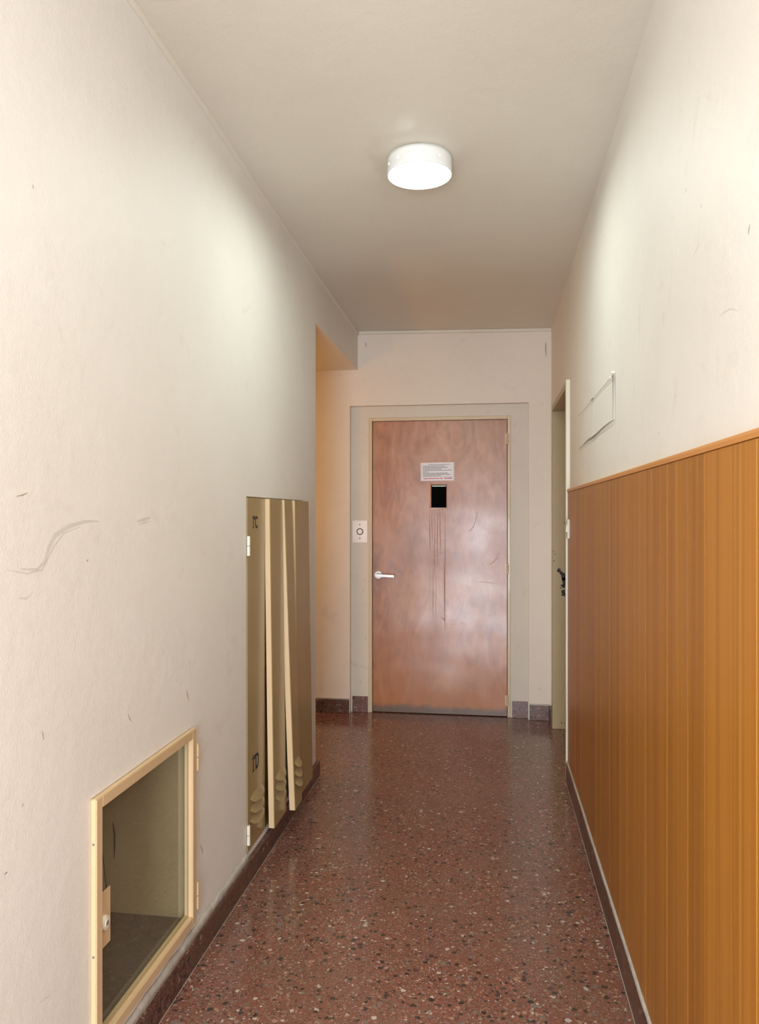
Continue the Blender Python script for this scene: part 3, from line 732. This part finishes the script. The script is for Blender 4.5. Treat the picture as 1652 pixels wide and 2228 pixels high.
for n_, (a, b, xt, xb, th, mt) in enumerate(leaves):
    fx = lambda z, xt=xt, xb=xb: xb+(xt-xb)*((z-lz0)/(lz1-lz0))**.9 if z > lz0 else xb
    bm = bmesh.new(); NS = 10; prev = None
    for i in range(NS+1):
        z = lz0+(lz1-lz0)*i/NS; x = fx(z)
        c_ = .0025
        ring = [bm.verts.new((px-o[0], py-o[1], z-o[2])) for px, py in ((x-th, a), (x-c_, a), (x, a+c_), (x, b-c_), (x-c_, b), (x-th, b))]
        if prev:
            for k in range(6): bm.faces.new([prev[k], prev[(k+1) % 6], ring[(k+1) % 6], ring[k]])
        else: bm.faces.new(ring)
        prev = ring
    bm.faces.new(prev[::-1])
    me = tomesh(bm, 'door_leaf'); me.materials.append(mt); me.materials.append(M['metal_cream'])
    if n_ > 0:   # folded lip facing the entrance is cream
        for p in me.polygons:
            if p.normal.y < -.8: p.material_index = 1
    lf = link('door_leaf', me, None, mc)
    ww = b-a
    if n_ < 3:
        for k in range(3):
            zt = .305-.041*k+(.0 if n_ == 0 else .006)
            bm = bmesh.new(); scoop(bm, a+ww*.13, b-ww*.13, zt, .038, .018, fx)
            me = tomesh(bm, 'louvre', True)
            link('louvre', me, mt, lf)
    if n_ == 0:
        def glyph(ch, size, wide):
            cu = bpy.data.curves.new('t', 'FONT'); cu.body = ch; cu.size = size; cu.extrude = .0003; cu.offset = .0012
            tmp = bpy.data.objects.new('tmp', cu); COL.objects.link(tmp)
            me = bpy.data.meshes.new_from_object(tmp.evaluated_get(bpy.context.evaluated_depsgraph_get())); bpy.data.objects.remove(tmp)
            x0 = min(v.co.x for v in me.vertices)
            for v in me.vertices: v.co.x = (v.co.x-x0)*wide
            me.materials.clear(); return me
        for ch, yc, zc, hh in (('C', 2.758, 1.300, .046), ('D', 2.752, .380, .060)):
            bm = bmesh.new(); w_ = hh*.13
            box(bm, hh*.20, hh*.20+w_, 0, hh, -.0003, .0003)
            box(bm, hh*.04, hh*.20, hh*.84, hh*.90, -.0003, .0003)
            box(bm, hh*.06, hh*.20, 0, hh*.07, -.0003, .0003); box(bm, hh*.20+w_, hh*.46, 0, hh*.07, -.0003, .0003)
            one = tomesh(bm, 'stencilled_number')
            for me, dy, dz in ((one, 0, 0), (glyph('\u00b0', hh*.95, .9), hh*.44, hh*.28), (glyph(ch, hh*1.38, .72), hh*.76, 0)):
                for v in me.vertices:
                    tx, ty, tz_ = v.co; zz = zc+ty+dz
                    v.co = (fx(zz)+.0006+tz_-o[0], yc+tx+dy-o[1], zz-o[2])
                link('stencilled_letter', me, M['black'], lf)
for (y, z, side, m) in ((2.697, 1.235, -1, M['frame_white']), (2.697, .170, -1, M['frame_white']), (3.533, 1.238, 1, M['metal_cream']), (3.535, .30, 1, M['metal_cream'])):
    bm = bmesh.new()
    for k in range(2): cyl(bm, (LW+.0075-o[0], y-o[1], z-.036+k*.037-o[2]), 'z', .0065, .035, 12)
    link('hinge', tomesh(bm, 'hinge'), m, mc)

# ------------------------------------------------------------ ceiling lamps (drum shade, open below, pin holes)
def emis(name, col, st):
    m = bpy.data.materials.new(name); m.use_nodes = True; t = m.node_tree; t.nodes.clear()
    e = t.nodes.new('ShaderNodeEmission'); e.inputs[0].default_value = (*col, 1); e.inputs[1].default_value = st
    ou = t.nodes.new('ShaderNodeOutputMaterial'); t.links.new(e.outputs[0], ou.inputs[0]); return m
M['bulb'] = emis('lit_tube', (.86, 1.0, .91), LAMP_STRENGTH)
def shade_mat():
    m = bpy.data.materials.new('white_translucent_drum'); m.use_nodes = True; t = m.node_tree
    b = t.nodes['Principled BSDF']; b.inputs['Base Color'].default_value = (.84, .84, .81, 1); b.inputs['Roughness'].default_value = .25
    tl = t.nodes.new('ShaderNodeBsdfTranslucent'); tl.inputs[0].default_value = (.92, .88, .88, 1)
    mx = t.nodes.new('ShaderNodeMixShader'); mx.inputs[0].default_value = .022
    ou = t.nodes['Material Output']; t.links.new(b.outputs[0], mx.inputs[1]); t.links.new(tl.outputs[0], mx.inputs[2]); t.links.new(mx.outputs[0], ou.inputs[0]); return m
M['drum'] = shade_mat()
def lamp(x, y, label):
    zc = ceil_z(x, y)
    root = thing('ceiling_lamp', label, 'lamp', (x, y, zc-.0015))
    R, H = .1135, .060; NSEG = 64
    holes = {}   # (segment,row) cells with holes; rows 0..3 from top
    for ang, row, r in ((-128, 2, .0038), (-105, 2, .0062), (-80, 2, .0032), (-52, 2, .0032), (-60, 3, .0032), (-160, 2, .0050), (172, 2, .0055), (60, 2, .003), (100, 2, .003), (140, 2, .003), (20, 2, .003)):
        s = int(round((ang % 360)/360*NSEG)) % NSEG; holes[(s, row)] = r
    rows = [0, -.013, -.026, -.037, -.049, -H]
    bm = bmesh.new(); G = [[bm.verts.new((R*math.cos(6.283185*i/NSEG), R*math.sin(6.283185*i/NSEG), z)) for i in range(NSEG)] for z in rows]
    for j in range(len(rows)-1):
        for i in range(NSEG):
            q = [G[j][i], G[j][(i+1) % NSEG], G[j+1][(i+1) % NSEG], G[j+1][i]]
            if (i, j) in holes:
                r = holes[(i, j)]; ac = 6.283185*(i+.5)/NSEG; zc_ = (rows[j]+rows[j+1])/2; cir = []
                K = 12
                for k in range(K):
                    t = math.pi*3/4-6.283185*k/K
                    cir.append(bm.verts.new((R*math.cos(ac+r*-math.cos(t)*-1/R), R*math.sin(ac+r*math.cos(t)/R), zc_+r*math.sin(t))))
                # corners q0 = (low angle, top) ... circle starts at upper 'left' (low angle)
                for c in range(4):
                    seg = [cir[(c*3+k) % K] for k in range(4)]
                    bm.faces.new([q[c], q[(c+1) % 4], seg[3], seg[2], seg[1], seg[0]])
            else: bm.faces.new(q)
    me = tomesh(bm, 'drum_shade', False)
    ds_ = link('drum_shade', me, M['drum'], root)
    md = ds_.modifiers.new('solid', 'SOLIDIFY'); md.thickness = .0025; md.offset = -1
    for p in me.polygons: p.use_smooth = True
    bm = bmesh.new(); cyl(bm, (0, 0, -.004), 'z', R-.004, .0035, 48); link('mounting_plate', tomesh(bm, 'mounting_plate'), M['white'], root)
    # circular tube
    bm = bmesh.new(); bmesh.ops.create_uvsphere(bm, u_segments=32, v_segments=12, radius=1)
    for v in bm.verts: v.co.x *= .078; v.co.y *= .078; v.co.z = v.co.z*.014-.0455
    link('lit_bulb', tomesh(bm, 'lit_bulb', True), M['bulb'], root)
    bm = bmesh.new(); cyl(bm, (0, 0, -.0345), 'z', .02, .0300, 20); link('lamp_holder', tomesh(bm, 'lamp_holder'), M['white'], root)
    return root
lamp(-.243, 2.667, 'round white drum ceiling lamp glowing above the middle of the corridor')


# ------------------------------------------------------------ wear marks on walls
def scuff_mat(name, col, alpha):
    t = NT(name, .7); t.base(col); t.b.inputs['Alpha'].default_value = alpha; return t.m
M['scuff'] = scuff_mat('faint_grey_scuff', (.42, .37, .32), .17)
M['scuff2'] = scuff_mat('brown_nick', (.42, .30, .20), .6)
M['scuff3'] = scuff_mat('dark_nick', (.12, .09, .07), .8)
def mark(parent, pts, w, mat, axis, c):
    w *= .75
    bm = bmesh.new(); ribbon(bm, [hit(px, py, axis, c) for px, py in pts], w, axis, c)
    link('scuff_mark', tomesh(bm, 'scuff_mark'), mat, parent)
c = LW+.0006
mark(wl, [(45, 1238), (80, 1240), (98, 1222), (105, 1195), (120, 1165), (150, 1145), (185, 1135), (215, 1134)], .016, M['scuff'], 'x', c)
mark(wl, [(15, 1240), (60, 1248), (92, 1240), (104, 1216), (118, 1188), (140, 1160), (175, 1146)], .007, M['scuff'], 'x', c)
mark(wl, [(298, 1135), (312, 1131), (328, 1126)], .012, M['scuff'], 'x', c)
mark(wl, [(302, 1141), (314, 1138), (326, 1134)], .006, M['scuff'], 'x', c)
mark(wl, [(40, 1302), (58, 1302), (72, 1288)], .006, M['scuff'], 'x', c)
mark(wl, [(36, 1080), (50, 1077), (60, 1072)], .004, M['scuff2'], 'x', c)
mark(wl, [(71, 402), (72, 406), (73, 411)], .004, M['scuff2'], 'x', c)
mark(wl, [(92, 1590), (94, 1600), (95, 1610)], .004, M['scuff2'], 'x', c)
mark(wl, [(406, 1502), (408, 1512), (411, 1524)], .006, M['scuff2'], 'x', c)
mark(wl, [(279, 1553), (282, 1563), (286, 1570)], .004, M['scuff2'], 'x', c)
mark(wl, [(437, 1838), (440, 1850), (441, 1856)], .007, M['scuff2'], 'x', c)
mark(wl, [(48, 1756), (50, 1751), (51, 1748)], .004, M['scuff2'], 'x', c)
mark(wl, [(85, 2183), (100, 2172), (110, 2165)], .004, M['scuff'], 'x', c)
mark(wl, [(189, 1222), (191, 1219), (192, 1217)], .005, M['scuff2'], 'x', c)
mark(wl, [(10, 1903), (14, 1899), (16, 1897)], .003, M['scuff3'], 'x', c)
c = RW-.0006
mark(wr, [(1628, 510), (1630, 498), (1632, 488)], .006, M['scuff2'], 'x', c)
mark(wr, [(1508, 560), (1515, 545), (1524, 528)], .004, M['scuff'], 'x', c)
mark(wr, [(1565, 690), (1575, 680), (1590, 672), (1606, 676)], .004, M['scuff'], 'x', c)
mark(wr, [(1491, 420), (1493, 414), (1494, 408)], .003, M['scuff2'], 'x', c)
mark(wr, [(1525, 452), (1526, 448), (1527, 444)], .003, M['scuff2'], 'x', c)
mark(wr, [(1433, 946), (1434, 943), (1436, 942)], .006, M['scuff'], 'x', c)
mark(wr, [(1468, 865), (1469, 861), (1471, 858)], .006, M['scuff'], 'x', c)
c = END-.0006
mark(we, [(1188, 744), (1188, 752), (1188, 764), (1189, 776)], .006, M['scuff3'], 'y', c)
mark(we, [(795, 745), (796, 750), (797, 755)], .008, M['scuff2'], 'y', c)
mark(we, [(1171, 1498), (1175, 1499), (1178, 1502)], .012, M['scuff'], 'y', c)
c = REC-.0006
for p in ((785, 1484, 10), (796, 1388, 9), (777, 1253, 7), (793, 1263, 6), (790, 1284, 9), (788, 940, 5)):
    mark(we, [(p[0], p[1]-p[2]/2), (p[0]+1, p[1]), (p[0], p[1]+p[2]/2)], .011, M['scuff'], 'y', c)
